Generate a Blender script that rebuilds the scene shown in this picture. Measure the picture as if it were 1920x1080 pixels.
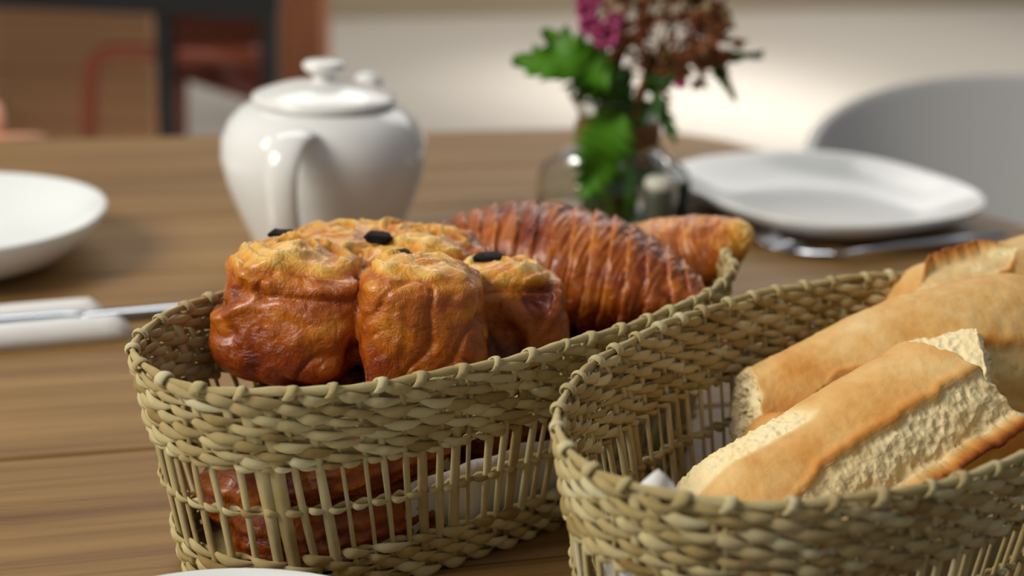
import bpy, math, random
import numpy as np
from mathutils import Vector, noise, Matrix
random.seed(7); rng = np.random.default_rng(7)
S = bpy.context.scene
for o in list(bpy.data.objects): bpy.data.objects.remove(o)
COL = S.collection
PI = math.pi
# ------------------------------------------------------------------ camera
F, PITCH, CAMH, ROLL = 2667.0, math.radians(18.4), 0.313, math.radians(2.4)
cam = bpy.data.objects.new('camera', bpy.data.cameras.new('camera')); COL.objects.link(cam)
cam.data.sensor_width = 36; cam.data.lens = 36 * F / 1920
cam.location = (0, 0, CAMH)
cam.matrix_world = Matrix.Translation((0, 0, CAMH)) @ Matrix.Rotation(PI/2 - PITCH, 4, 'X') @ Matrix.Rotation(ROLL, 4, 'Z')
cam.data.dof.use_dof = True; cam.data.dof.focus_distance = 0.585; cam.data.dof.aperture_fstop = 5.2
cam.data.clip_start = 0.02; cam.data.clip_end = 60
S.camera = cam
# ------------------------------------------------------------------ world, light, exposure
S.view_settings.view_transform = 'Standard'; S.view_settings.look = 'None'
S.view_settings.gamma = 1; S.view_settings.use_curve_mapping = False; S.view_settings.exposure = 0.0
w = bpy.data.worlds.new('sky'); S.world = w; w.use_nodes = True
w.node_tree.nodes['Background'].inputs[0].default_value = (0.88, 0.92, 1.0, 1)
w.node_tree.nodes['Background'].inputs[1].default_value = 0.22
def area(name, loc, target, sx, sy, power, color, spread=180):
    l = bpy.data.lights.new(name, 'AREA'); l.shape = 'RECTANGLE'; l.size = sx; l.size_y = sy
    l.energy = power; l.color = color; l.spread = math.radians(spread)
    o = bpy.data.objects.new(name, l); COL.objects.link(o); o.location = loc
    o.rotation_euler = (Vector(target) - Vector(loc)).to_track_quat('-Z', 'Y').to_euler()
    return o
area('window_light', (-1.5, 0.0, 1.25), (0, 0.75, 0.03), 0.95, 0.85, 42, (1.0, 0.95, 0.86))
area('back_light', (-0.5, 2.7, 1.9), (0.1, 0.9, 0), 1.6, 0.8, 15, (1.0, 0.95, 0.86))
area('floor_light', (1.5, 6.0, 2.6), (1.2, 6.2, -0.74), 5.0, 3.5, 126, (1.0, 0.95, 0.88))
area('floor_streak_light', (0.35, 5.6, 2.2), (0.62, 6.0, -0.74), 0.5, 1.2, 6, (1.0, 0.97, 0.9), 40)
area('floor_streak_light', (1.1, 4.6, 2.2), (1.35, 5.0, -0.74), 1.7, 0.35, 7, (1.0, 0.97, 0.9), 40)

def at(u, v, z=None, y=None):
    """the point of the place that stands at photo pixel u,v on height z or at depth y"""
    a, b = (u - 960) / F, -(v - 540) / F
    dx = a * math.cos(ROLL) - b * math.sin(ROLL); du = a * math.sin(ROLL) + b * math.cos(ROLL)
    c, s = math.cos(PITCH), math.sin(PITCH)
    d = Vector((dx, c + du * s, -s + du * c))
    t = (z - CAMH) / d.z if z is not None else y / d.y
    return Vector((0, 0, CAMH)) + d * t

# ------------------------------------------------------------------ materials
def newmat(name, rough=0.5, color=(.8, .8, .8), spec=0.5, **kw):
    m = bpy.data.materials.new(name); m.use_nodes = True
    nt = m.node_tree; b = nt.nodes['Principled BSDF']
    b.inputs['Base Color'].default_value = (*color, 1); b.inputs['Roughness'].default_value = rough
    b.inputs['Specular IOR Level'].default_value = spec
    for k, v in kw.items(): b.inputs[k.replace('_', ' ')].default_value = v
    return m, nt, b
def nd(nt, t, **kw):
    n = nt.nodes.new(t)
    for k, v in kw.items():
        if k in n.inputs: n.inputs[k].default_value = v
        else: setattr(n, k, v)
    return n
def noise_n(nt, scale, detail=4, rough=.55, vec=None, dist=0):
    n = nd(nt, 'ShaderNodeTexNoise'); n.inputs['Scale'].default_value = scale; n.inputs['Detail'].default_value = detail
    n.inputs['Roughness'].default_value = rough; n.inputs['Distortion'].default_value = dist
    if vec: nt.links.new(vec, n.inputs['Vector'])
    return n.outputs['Fac']
def objco(nt, sc=(1, 1, 1), rot=(0, 0, 0), random_shift=False):
    t = nd(nt, 'ShaderNodeTexCoord'); mp = nd(nt, 'ShaderNodeMapping')
    mp.inputs['Scale'].default_value = sc; mp.inputs['Rotation'].default_value = rot
    nt.links.new(t.outputs['Object'], mp.inputs['Vector'])
    if random_shift:
        oi = nd(nt, 'ShaderNodeObjectInfo'); mu = nd(nt, 'ShaderNodeMath', operation='MULTIPLY'); mu.inputs[1].default_value = 7
        nt.links.new(oi.outputs['Random'], mu.inputs[0]); nt.links.new(mu.outputs[0], mp.inputs['Location'])
    return mp.outputs['Vector']
def ramp(nt, fac, stops):
    r = nd(nt, 'ShaderNodeValToRGB'); e = r.color_ramp.elements
    while len(e) < len(stops): e.new(0.5)
    for el, (p, c) in zip(e, stops): el.position = p; el.color = (*c, 1)
    nt.links.new(fac, r.inputs['Fac']); return r.outputs['Color']
def math_n(nt, op, a, b=None, clamp=False):
    m = nd(nt, 'ShaderNodeMath', operation=op); m.use_clamp = clamp
    for i, x in enumerate((a, b)):
        if x is None: continue
        if isinstance(x, (int, float)): m.inputs[i].default_value = x
        else: nt.links.new(x, m.inputs[i])
    return m.outputs[0]
def mix(nt, fac, a, b, mode='MIX'):
    m = nd(nt, 'ShaderNodeMix', data_type='RGBA', blend_type=mode)
    for s, x in ((0, fac), (6, a), (7, b)):
        if isinstance(x, (int, float)): m.inputs[s].default_value = x
        elif isinstance(x, tuple): m.inputs[s].default_value = (*x, 1)
        else: nt.links.new(x, m.inputs[s])
    return m.outputs[2]
def bump(nt, b, h, dist, strength=1.0, prev=None):
    bp = nd(nt, 'ShaderNodeBump'); bp.inputs['Distance'].default_value = dist; bp.inputs['Strength'].default_value = strength
    nt.links.new(h, bp.inputs['Height'])
    if prev: nt.links.new(prev, bp.inputs['Normal'])
    nt.links.new(bp.outputs[0], b.inputs['Normal']); return bp.outputs[0]
def attr(nt, name='tone'):
    a = nd(nt, 'ShaderNodeAttribute'); a.attribute_name = name; return a.outputs['Fac']

def wood(name, stops, sc=(1.6, 34, 34), rough=.5):
    m, nt, b = newmat(name, rough, spec=.28)
    v = objco(nt, sc, random_shift=True)
    n1 = noise_n(nt, 1.3, 7, .62, v, .35)
    v2 = objco(nt, (sc[0]*.8, sc[1]*6, sc[2]*6), random_shift=True)
    n2 = noise_n(nt, 1.0, 4, .6, v2)
    v3 = objco(nt, (1.5, 5, 5), random_shift=True); n3 = noise_n(nt, 1, 2, .5, v3)
    f = math_n(nt, 'ADD', math_n(nt, 'MULTIPLY', n1, .5), math_n(nt, 'ADD', math_n(nt, 'MULTIPLY', n2, .25), math_n(nt, 'MULTIPLY', n3, .25)))
    nt.links.new(ramp(nt, f, stops), b.inputs['Base Color'])
    bump(nt, b, n2, .0006, .5)
    return m
M = {}
M['table'] = wood('oiled_table_wood', [(.34, (.10, .045, .012)), (.46, (.215, .115, .036)), (.56, (.29, .165, .055)), (.68, (.38, .235, .090))])
M['tanwood'] = wood('tan_wood', [(.3, (.52, .26, .115)), (.7, (.70, .38, .19))], (1, 8, 8), .6)
M['white'], _, _ = newmat('white_glazed_porcelain', .10, (.80, .80, .77), .6)
M['white2'], _, _ = newmat('white_plate_glaze', .16, (.80, .82, .80), .5)
m, nt, b = newmat('white_napkin_cloth', .9, (.82, .81, .78)); bump(nt, b, noise_n(nt, 900, 2), .0003, .5); M['cloth'] = m
M['steel'], _, _ = newmat('polished_steel', .16, (.60, .64, .72), Metallic=1.0)
M['black'], _, _ = newmat('black_powder_coated_steel', .5, (.010, .010, .009))
M['terra'], _, _ = newmat('terracotta_plastic', .45, (.20, .035, .010))
M['terra2'], _, _ = newmat('salmon_painted_tube', .4, (.34, .075, .030))
M['peach'], _, _ = newmat('peach_plastic', .45, (.62, .26, .14))
M['shell'], _, _ = newmat('pale_grey_moulded_plastic', .5, (.56, .55, .53))
M['dark'], _, _ = newmat('near_black_chocolate', .5, (.010, .005, .004), .25)
nt = M['dark'].node_tree; bump(nt, nt.nodes['Principled BSDF'], noise_n(nt, 500, 3), .0012, .9)
M['shaker'], _, _ = newmat('dark_grey_metal', .35, (.10, .11, .085), Metallic=.4)
M['cap'], _, _ = newmat('pale_cap', .35, (.62, .60, .50))
M['pepper'], _, _ = newmat('black_green_glass', .25, (.014, .018, .010))
m, nt, b = newmat('brick_column', .85); nt.links.new(ramp(nt, noise_n(nt, 6, 4), [(.3, (.30, .105, .04)), (.7, (.40, .16, .07))]), b.inputs['Base Color']); M['brick'] = m
m, nt, b = newmat('pale_stone_floor', .6)
nt.links.new(ramp(nt, noise_n(nt, 1.1, 5, .6), [(.3, (.52, .475, .415)), (.7, (.62, .58, .52))]), b.inputs['Base Color']); M['floor'] = m
m, nt, b = newmat('beige_plaster', .8); nt.links.new(ramp(nt, noise_n(nt, 1.5, 4), [(.3, (.54, .47, .38)), (.7, (.66, .60, .50))]), b.inputs['Base Color']); M['wall'] = m
M['curb'], _, _ = newmat('tan_curb_stone', .8, (.40, .33, .22))
# clear glass
m, nt, b = newmat('clear_glass', .02, (.93, .97, .94)); b.inputs['Transmission Weight'].default_value = 1; b.inputs['IOR'].default_value = 1.45; M['glass'] = m
m, nt, b = newmat('twine', .95, (.36, .17, .06)); bump(nt, b, noise_n(nt, 700, 3), .001, .8); M['twine'] = m
def plant(name, a, c, rough=.45, sub=.0):
    m, nt, b = newmat(name, rough, spec=.2); nt.links.new(ramp(nt, noise_n(nt, 60, 3), [(.3, a), (.7, c)]), b.inputs['Base Color'])
    return m
M['leaf'] = plant('green_leaf', (.030, .12, .003), (.10, .28, .010))
M['leafdark'] = plant('dark_green_leaf', (.012, .055, .006), (.04, .13, .012))
M['stem'] = plant('green_stem', (.035, .09, .008), (.10, .18, .02))
M['stemred'] = plant('reddish_stem', (.16, .04, .012), (.26, .08, .03))
M['bract'] = plant('dried_russet_floret', (.13, .035, .012), (.32, .12, .045), .8)
M['bractpale'] = plant('cream_floret', (.26, .17, .07), (.46, .36, .18), .8)
M['pink'] = plant('magenta_petal', (.42, .05, .17), (.66, .16, .34), .6)
# straw: tone attribute = natural colour of each strand
m, nt, b = newmat('dried_seagrass', .58, spec=.35)
v = objco(nt, (1, 1, 1)); n = noise_n(nt, 90, 3, .6, v)
f = math_n(nt, 'ADD', math_n(nt, 'MULTIPLY', attr(nt), .78), math_n(nt, 'MULTIPLY', n, .48))
nt.links.new(ramp(nt, f, [(.12, (.17, .095, .025)), (.32, (.38, .25, .075)), (.58, (.58, .44, .185)), (.85, (.74, .62, .31)), (1, (.82, .73, .42))]), b.inputs['Base Color'])
bump(nt, b, noise_n(nt, 1400, 3, .7), .0005, .7); M['straw'] = m
# glazed pastry crust, tone 0 = dark baked, 1 = pale flaky layer
m, nt, b = newmat('laminated_pastry', .3, spec=.36)
v = objco(nt); n = noise_n(nt, 55, 6, .66, v, .8); n2 = noise_n(nt, 420, 4, .6, v)
f = math_n(nt, 'ADD', attr(nt), math_n(nt, 'MULTIPLY', math_n(nt, 'SUBTRACT', n, .5), .75), True)
nt.links.new(ramp(nt, f, [(0, (.085, .010, .002)), (.18, (.22, .035, .003)), (.40, (.45, .115, .006)), (.60, (.64, .25, .020)), (.78, (.76, .42, .075)), (1, (.84, .60, .22))]), b.inputs['Base Color'])
rr = nd(nt, 'ShaderNodeMapRange'); nt.links.new(f, rr.inputs[0]); rr.inputs[1].default_value = .35; rr.inputs[2].default_value = .8; rr.inputs[3].default_value = .22; rr.inputs[4].default_value = .55
nt.links.new(rr.outputs[0], b.inputs['Roughness'])
p = bump(nt, b, noise_n(nt, 150, 5, .62, v, 1.4), .0022, .7); bump(nt, b, n2, .0006, .5, p); M['pastry'] = m
b.inputs['Coat Weight'].default_value = .35; b.inputs['Coat Roughness'].default_value = .16
# baguette: tone 0 = dark ridge, .5 tan crust, 1 crumb
m, nt, b = newmat('baguette_crust_and_crumb', .65, spec=.22)
v = objco(nt); n = noise_n(nt, 38, 6, .65, v, .4)
f = math_n(nt, 'ADD', attr(nt), math_n(nt, 'MULTIPLY', math_n(nt, 'SUBTRACT', n, .5), .46), True)
nt.links.new(ramp(nt, f, [(0, (.16, .035, .008)), (.16, (.36, .10, .016)), (.36, (.58, .24, .045)), (.54, (.68, .39, .125)), (.7, (.76, .53, .235)), (.82, (.84, .66, .34)), (1, (.88, .76, .46))]), b.inputs['Base Color'])
crumb = nd(nt, 'ShaderNodeMapRange'); nt.links.new(attr(nt), crumb.inputs[0]); crumb.inputs[1].default_value = .72; crumb.inputs[2].default_value = .88
vor = nd(nt, 'ShaderNodeTexVoronoi'); vor.inputs['Scale'].default_value = 330; nt.links.new(v, vor.inputs['Vector'])
h = math_n(nt, 'MULTIPLY', vor.outputs['Distance'], crumb.outputs[0])
p = bump(nt, b, noise_n(nt, 380, 4, .6, v), .0007, .55); bump(nt, b, h, .0014, .6, p); M['baguette'] = m
m, nt, b = newmat('white_paper', .85, (.74, .72, .70)); b.inputs['Transmission Weight'].default_value = 0; M['paper'] = m

# ------------------------------------------------------------------ mesh helpers
class MB:
    def __init__(s): s.v = []; s.f = []; s.t = []
    def grid(s, P, closed=True, cap=(True, True), tone=.5):
        """P: rows of rings"""
        b = len(s.v); nu, nv = len(P), len(P[0])
        for i, r in enumerate(P):
            for j, p in enumerate(r):
                s.v.append(tuple(p)); s.t.append(tone[i][j] if isinstance(tone, (list, np.ndarray)) else tone)
        for i in range(nu - 1):
            for j in range(nv if closed else nv - 1):
                k = (j + 1) % nv
                s.f.append((b+i*nv+j, b+i*nv+k, b+(i+1)*nv+k, b+(i+1)*nv+j))
        if closed:
            if cap[0]: s.f.append(tuple(b + j for j in reversed(range(nv))))
            if cap[1]: s.f.append(tuple(b + (nu-1)*nv + j for j in range(nv)))
        return s
    def tube(s, pts, rad, sides=8, flat=None, tone=.5, cap=(True, True), loop=False):
        """flat = (normal function or vector, ratio): squash along that normal"""
        pts = [Vector(p) for p in pts]; n = len(pts); rings = []; up = None
        for i, p in enumerate(pts):
            if loop: d = pts[(i+1) % n] - pts[i-1]
            else: d = pts[min(i+1, n-1)] - pts[max(i-1, 0)]
            d.normalize()
            if flat:
                nn = flat[0][i] if isinstance(flat[0], list) else Vector(flat[0])
                a = (nn - d * nn.dot(d)).normalized(); ra = flat[1]
            else:
                if up is None: up = Vector((0, 0, 1)) if abs(d.z) < .9 else Vector((1, 0, 0))
                a = (up - d * up.dot(d)).normalized(); up = a; ra = 1
            c = d.cross(a); r = rad[i] if isinstance(rad, (list, np.ndarray)) else rad
            rings.append([p + a * (math.cos(t) * r * ra) + c * (math.sin(t) * r) for t in [2*PI*j/sides for j in range(sides)]])
        tt = [[tone[i]] * sides for i in range(n)] if isinstance(tone, list) else tone
        if loop:
            rings.append(rings[0])
            if isinstance(tt, list): tt.append(tt[0])
        return s.grid(rings, True, (False, False) if loop else cap, tt)
    def lathe(s, prof, seg=48, c=(0, 0, 0), n=2.0, rot=0, sx=1, sy=1, cap=(True, True), tone=.5):
        P = []
        for r, z in prof:
            ring = []
            for j in range(seg):
                a = 2*PI*j/seg; ca, sa = math.cos(a), math.sin(a)
                k = (abs(ca)**n + abs(sa)**n) ** (-1/n)
                x, y = r*k*ca*sx, r*k*sa*sy
                ring.append((c[0]+x*math.cos(rot)-y*math.sin(rot), c[1]+x*math.sin(rot)+y*math.cos(rot), c[2]+z))
            P.append(ring)
        return s.grid(P, True, cap, tone)
    def box(s, c, d, rot=0, bev=0):
        x, y, z = d[0]/2, d[1]/2, d[2]/2; b = bev or min(x, y, z) * .15
        P = []
        for zz, ins in ((-z, b), (-z+b, 0), (z-b, 0), (z, b)):
            ring = []
            for sx, sy in ((1, 1), (-1, 1), (-1, -1), (1, -1)):
                for q in ((0, 1), (1, 0)) if sx*sy > 0 else ((1, 0), (0, 1)):
                    px, py = sx*(x-ins-b*q[0]), sy*(y-ins-b*q[1])
                    ring.append((c[0]+px*math.cos(rot)-py*math.sin(rot), c[1]+px*math.sin(rot)+py*math.cos(rot), c[2]+zz))
            P.append(ring)
        return s.grid(P)
    def build(s, name, mat, parent=None, smooth=True, loc=None):
        me = bpy.data.meshes.new(name); me.from_pydata(s.v, [], s.f)
        a = me.attributes.new('tone', 'FLOAT', 'POINT'); a.data.foreach_set('value', s.t)
        me.materials.append(M[mat] if isinstance(mat, str) else mat)
        if smooth: me.polygons.foreach_set('use_smooth', [True]*len(me.polygons))
        me.update()
        o = bpy.data.objects.new(name, me); COL.objects.link(o)
        if parent: o.parent = parent; o.location = -parent.location if not loc else loc
        elif loc: o.location = loc
        return o
def tag(o, label=None, cat=None, group=None, kind=None):
    for k, v in (('label', label), ('category', cat), ('group', group), ('kind', kind)):
        if v: o[k] = v
    return o
def thing(name, label, cat, loc=(0, 0, 0), group=None):
    o = bpy.data.objects.new(name, None); COL.objects.link(o); o.location = loc; o.empty_display_size = .02
    return tag(o, label, cat, group)
def autosmooth(o, ang=35):
    me = o.data; me.set_sharp_from_angle(angle=math.radians(ang)); return o

# ------------------------------------------------------------------ setting
FZ = -0.74
o = MB().box((0.5, 4.0, FZ - .05), (16, 14, .1)).build('floor', 'floor', smooth=False); tag(o, kind='structure')
wa, wb = at(640, 34, z=FZ), at(1900, 10, z=FZ); wd = (wb - wa).normalized(); wrot = math.atan2(wd.y, wd.x)
wc = (wa + wb) / 2; wn = Vector((-wd.y, wd.x, 0))
o = MB().box(wc + wn*.16 + Vector((0, 0, 1.3)), (15, .2, 2.7), wrot).build('wall_back', 'wall', smooth=False); tag(o, kind='structure')
o = MB().box(wc + wn*.03 + Vector((0, 0, .07)), (15, .06, .14), wrot).build('baseboard_back', 'curb', smooth=False); tag(o, kind='structure')
ca, cb = at(528, 100, y=5.0), at(612, 100, y=5.0)
o = MB().box(((ca.x+cb.x)/2, 5.0, FZ+1.3), (cb.x-ca.x, .22, 2.6)).build('trim_1', 'brick', smooth=False); tag(o, kind='structure')

# ------------------------------------------------------------------ table
TA = math.radians(16.3); td = Vector((math.cos(TA), math.sin(TA), 0)); tn = Vector((-td.y, td.x, 0))
table = thing('dining_table', 'brown oiled wooden plank table carrying the baskets and teapot', 'table', (0, .8, 0))
far = 1.409; pw = .1456
def edge_x(nv):
    """along-table coordinate of the table's slanted right end at cross coordinate nv"""
    a = at(1460, 290, z=0); b_ = at(1840, 400, z=0)
    ua, na, ub, nb = a.dot(td), a.dot(tn), b_.dot(td), b_.dot(tn)
    u = ua + (nv - na) * (ub - ua) / (nb - na)
    return u
cornR = .09
for k in range(8):
    n1 = far - k*pw; n0 = n1 - pw + .0022
    rows = []
    us_r = []
    for t in (0, .25, .5, .75, 1):
        nv = n0 + (n1-n0)*t; u = edge_x(nv)
        if nv > far - cornR:
            q = (nv - (far - cornR)) / cornR; u -= .10 * (1 - math.sqrt(max(0, 1 - q*q)))
        us_r.append((u, nv))
    L = -1.5
    pts = [(L, n0)] + us_r + [(L, n1)]
    mb = MB(); P = []
    cx = sum(p[0] for p in pts)/len(pts); cy = (n0+n1)/2
    for z, ins in ((-.03, 0), (-.0015, 0), (0, .0014)):
        ring = []
        for (u, nv) in pts:
            uu = u - ins if u > 0 else u
            vv = nv + (ins if nv < cy-1e-4 else -ins if nv > cy+1e-4 else 0)
            ring.append((uu, vv, z))
        P.append(ring)
    mb.grid(P)
    pl = mb.build('plank', 'table', table, smooth=False)
    pl.parent = table; pl.location = -table.location; pl.rotation_euler = (0, 0, TA)
for (u, nv) in ((-1.35, .36), (-1.35, 1.3), (.35, .36), (.42, 1.2)):
    p = td*u + tn*nv
    MB().box((p.x, p.y, (FZ-.07)/2), (.07, .07, -FZ-.07), TA).build('leg', 'table', table, smooth=False)
for nv in (.38, 1.28):
    p = td*(-.47) + tn*nv
    MB().box((p.x, p.y, -.065), (1.66, .025, .068), TA).build('apron', 'table', table, smooth=False)

# ------------------------------------------------------------------ baskets
def basket(cx, cy, a, b, ang, expo, H, N, label, seed, group):
    r_ = random.Random(seed)
    root = thing('bread_basket', label, 'basket', (cx, cy, 0), group)
    def shape(theta, z, off=0):
        q = z / H; k = 1 - (.018*(1-q) + .004*math.sin(PI*q)*-1)/b*1.0
        aa, bb = a - .018*(1-q) + off, b - .018*(1-q) + off
        c, s = math.cos(theta), math.sin(theta)
        r = (abs(c/aa)**expo + abs(s/bb)**expo) ** (-1/expo)
        x, y = r*c, r*s
        return Vector((cx + x*math.cos(ang) - y*math.sin(ang), cy + x*math.sin(ang) + y*math.cos(ang), z))
    # arc-length table
    K = 2400; th = [2*PI*i/K for i in range(K+1)]; P0 = [shape(t, H) for t in th]
    L = [0]
    for i in range(K): L.append(L[-1] + (P0[i+1]-P0[i]).length)
    tot = L[-1]; Ln = np.array(L)/tot; thn = np.array(th)
    def pos(s, z, off=0):
        fl = math.floor(s); t = float(np.interp(s-fl, Ln, thn)); return shape(t, z, off)
    def nrm(s, z):
        d = pos(s+.002, z) - pos(s-.002, z); return Vector((d.y, -d.x, 0)).normalized()
    # stakes
    for i in range(N):
        s0 = i/N + r_.uniform(-.12, .12)/N; s1 = s0 + r_.gauss(0, .22)/N
        wdt = r_.choice([.0016, .0018, .0021, .0024, .003]) * r_.uniform(.85, 1.1)
        m_ = .5 + r_.gauss(0, .14); pts = []; ns = []; rr = []
        bend = r_.gauss(0, .10)/N
        for k in range(8):
            q = k/7; z = .002 + q*(H-.004); s = s0 + (s1-s0)*q + bend*math.sin(PI*q)
            pts.append(pos(s, z)); ns.append(nrm(s, z)); rr.append(wdt*(.9+.2*math.sin(3*q+i)))
        MB().tube(pts, rr, 6, (ns, .5), tone=min(.9, max(.15, m_+.12))).build('stake', 'straw', root)
    def row(z, hw, amp, hh, name, rnd=.25, phase=0, wob=.0007):
        """two strands twined round the stakes; hw = number of half waves"""
        for st in (0, 1):
            mb = MB(); pts = []; ns = []; rad = []; tn_ = []
            per = 9; n = hw*per; tones = [min(.95, max(.1, r_.gauss(.52, .23))) for _ in range(hw)]
            fat = [r_.uniform(.82, 1.22) for _ in range(hw)]; dz = [r_.gauss(0, wob) for _ in range(hw)]
            jit = [r_.gauss(0, .10) for _ in range(hw)]
            for k in range(n):
                h = int(k//per); fr = (k % per)/per
                ph = PI*(k/per) + st*PI
                s = (k/per + phase)/hw
                jj = jit[h]*(1-fr) + jit[(h+1) % hw]*fr
                out = math.cos(ph - PI/2)          # +1 mid outer stitch
                p = pos(s + jj/hw, z, out*amp)
                up = -math.sin(ph - PI/2) * (1 if True else -1)
                p.z += up*hh*.55 + dz[h]*math.sin(PI*fr)
                pts.append(p); ns.append(nrm(s, z))
                rad.append(hh*fat[h]*(.36 + .78*abs(out)**.9)); tn_.append(tones[h] if fr > 0 else (tones[h]+tones[h-1])/2)
            mb.tube(pts, rad, 7, (ns, .42), tone=tn_, loop=True)
            mb.build(name, 'straw', root)
    nh = N//2 - (N//2) % 2
    top0, nrow = H*.685, 8
    pitch = (H*.965 - top0)/(nrow-1)
    for k in range(nrow):
        row(top0 + k*pitch, nh, .0022, pitch*.50, 'woven_strand', phase=.5*(k % 2))
    NN = N - N % 2
    row(H*.44, NN, .0020, .0015, 'woven_strand', wob=.0003)
    row(H*.655, NN, .0020, .0013, 'woven_strand', wob=.0003)
    for k in range(5):
        row(.003 + k*.0042, nh, .0022, .0021, 'woven_strand', phase=.5*(k % 2))
    # rim cord and its wraps
    n = nh*8; pts = []; rad = []; tt = []; ns = []
    for k in range(n):
        s = k/n; q = (k % 8)/8
        pts.append(pos(s, H*1.002 + .0006*math.sin(k*.21+seed))); rad.append(.0018 + .0003*math.sin(2*PI*q)); ns.append(nrm(s, H)); tt.append(.55+.15*math.sin(k*.13))
    MB().tube(pts, rad, 8, (ns, .8), tone=tt, loop=True).build('rim_cord', 'straw', root)
    for i in range(nh):
        s = (i + .5 + r_.uniform(-.1, .1))/nh; c = pos(s, H*1.002); nn = nrm(s, H); tdv = Vector((-nn.y, nn.x, 0))
        rr = r_.uniform(.0025, .0029); mb = MB(); pts = []; ns = []
        for k in range(14):
            t = 2*PI*k/14; dirv = nn*math.cos(t) + Vector((0, 0, 1))*math.sin(t)
            pts.append(c + dirv*rr*(.92 if math.cos(t) < 0 else 1) + Vector((0, 0, -.0004)) + tdv*.0012*math.sin(t)); ns.append(dirv)
        mb.tube(pts, r_.uniform(.0016, .0026), 6, (ns, .32), tone=r_.uniform(.45, .95), loop=True)
        mb.build('rim_loop', 'straw', root)
    # base
    mb = MB(); P = []
    for off, z in ((-.002, .0012), (-.002, .0042)):
        P.append([pos(j/72, z, off) for j in range(72)])
    mb.grid(P, tone=.4).build('base', 'straw', root)
    return root, pos
bk1, pos1 = basket(-.0215, .6265, .161, .0745, .736, 2.33, .1, 88, 'seagrass oval basket holding the chocolate pastries and croissants', 3, 'oval seagrass bread baskets')
bk2, pos2 = basket(.1515, .5575, .165, .0880, .79, 2.05, .1, 92, 'seagrass oval basket on the right holding the cut baguettes', 11, 'oval seagrass bread baskets')

# ------------------------------------------------------------------ bread helpers
def fbm(p, s, o=4): return noise.fractal(Vector(p)*s, 1.0, 2.0, o)
def ridge(p, s, o=3): return noise.ridged_multi_fractal(Vector(p)*s, 1.0, 2.0, o, 1.0, 2.0)
def sstep(a, b, x):
    t = min(1, max(0, (x-a)/(b-a))); return t*t*(3-2*t)
def merge_lumps(lumps, voxel):
    """lumps: list of (centre, (rx,ry,rz), rotation matrix, exponent); one closed skin round all"""
    v = []; f = []
    for c, r, R_, e in lumps:
        b0 = len(v); nu, nv = 20, 32
        for i in range(nu+1):
            ph = -PI/2 + PI*i/nu
            for j in range(nv):
                t = 2*PI*j/nv; g = lambda x: math.copysign(abs(x)**(2/e), x)
                q = Vector((r[0]*g(math.cos(ph))*g(math.cos(t)), r[1]*g(math.cos(ph))*g(math.sin(t)), r[2]*g(math.sin(ph))))
                v.append(Vector(c) + R_ @ q)
        for i in range(nu):
            for j in range(nv):
                k = (j+1) % nv; f.append((b0+i*nv+j, b0+i*nv+k, b0+(i+1)*nv+k, b0+(i+1)*nv+j))
    me = bpy.data.meshes.new('t'); me.from_pydata(v, [], f); me.validate()
    o = bpy.data.objects.new('t', me); COL.objects.link(o)
    md = o.modifiers.new('r', 'REMESH'); md.mode = 'VOXEL'; md.voxel_size = voxel
    sm = o.modifiers.new('s', 'SMOOTH'); sm.iterations = 8; sm.factor = .6
    dg = bpy.context.evaluated_depsgraph_get(); dg.update()
    out = bpy.data.meshes.new_from_object(o.evaluated_get(dg)); bpy.data.objects.remove(o)
    return out
def finish(me, name, mat, fn, parent):
    """push every vertex along its normal by fn(co, n) -> (offset vector or float, tone)"""
    n = len(me.vertices); tones = [0.0]*n
    cos = [v.co.copy() for v in me.vertices]; nor = [v.normal.copy() for v in me.vertices]
    for i in range(n):
        d, t = fn(cos[i], nor[i]); tones[i] = t
        me.vertices[i].co = cos[i] + (nor[i]*d if not isinstance(d, Vector) else d)
    a = me.attributes.new('tone', 'FLOAT', 'POINT'); a.data.foreach_set('value', tones)
    me.materials.clear(); me.materials.append(M[mat]); me.polygons.foreach_set('use_smooth', [True]*len(me.polygons))
    me.update(); me.name = name
    o = bpy.data.objects.new(name, me); COL.objects.link(o)
    if parent: o.parent = parent; o.location = -parent.location
    return o

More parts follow.
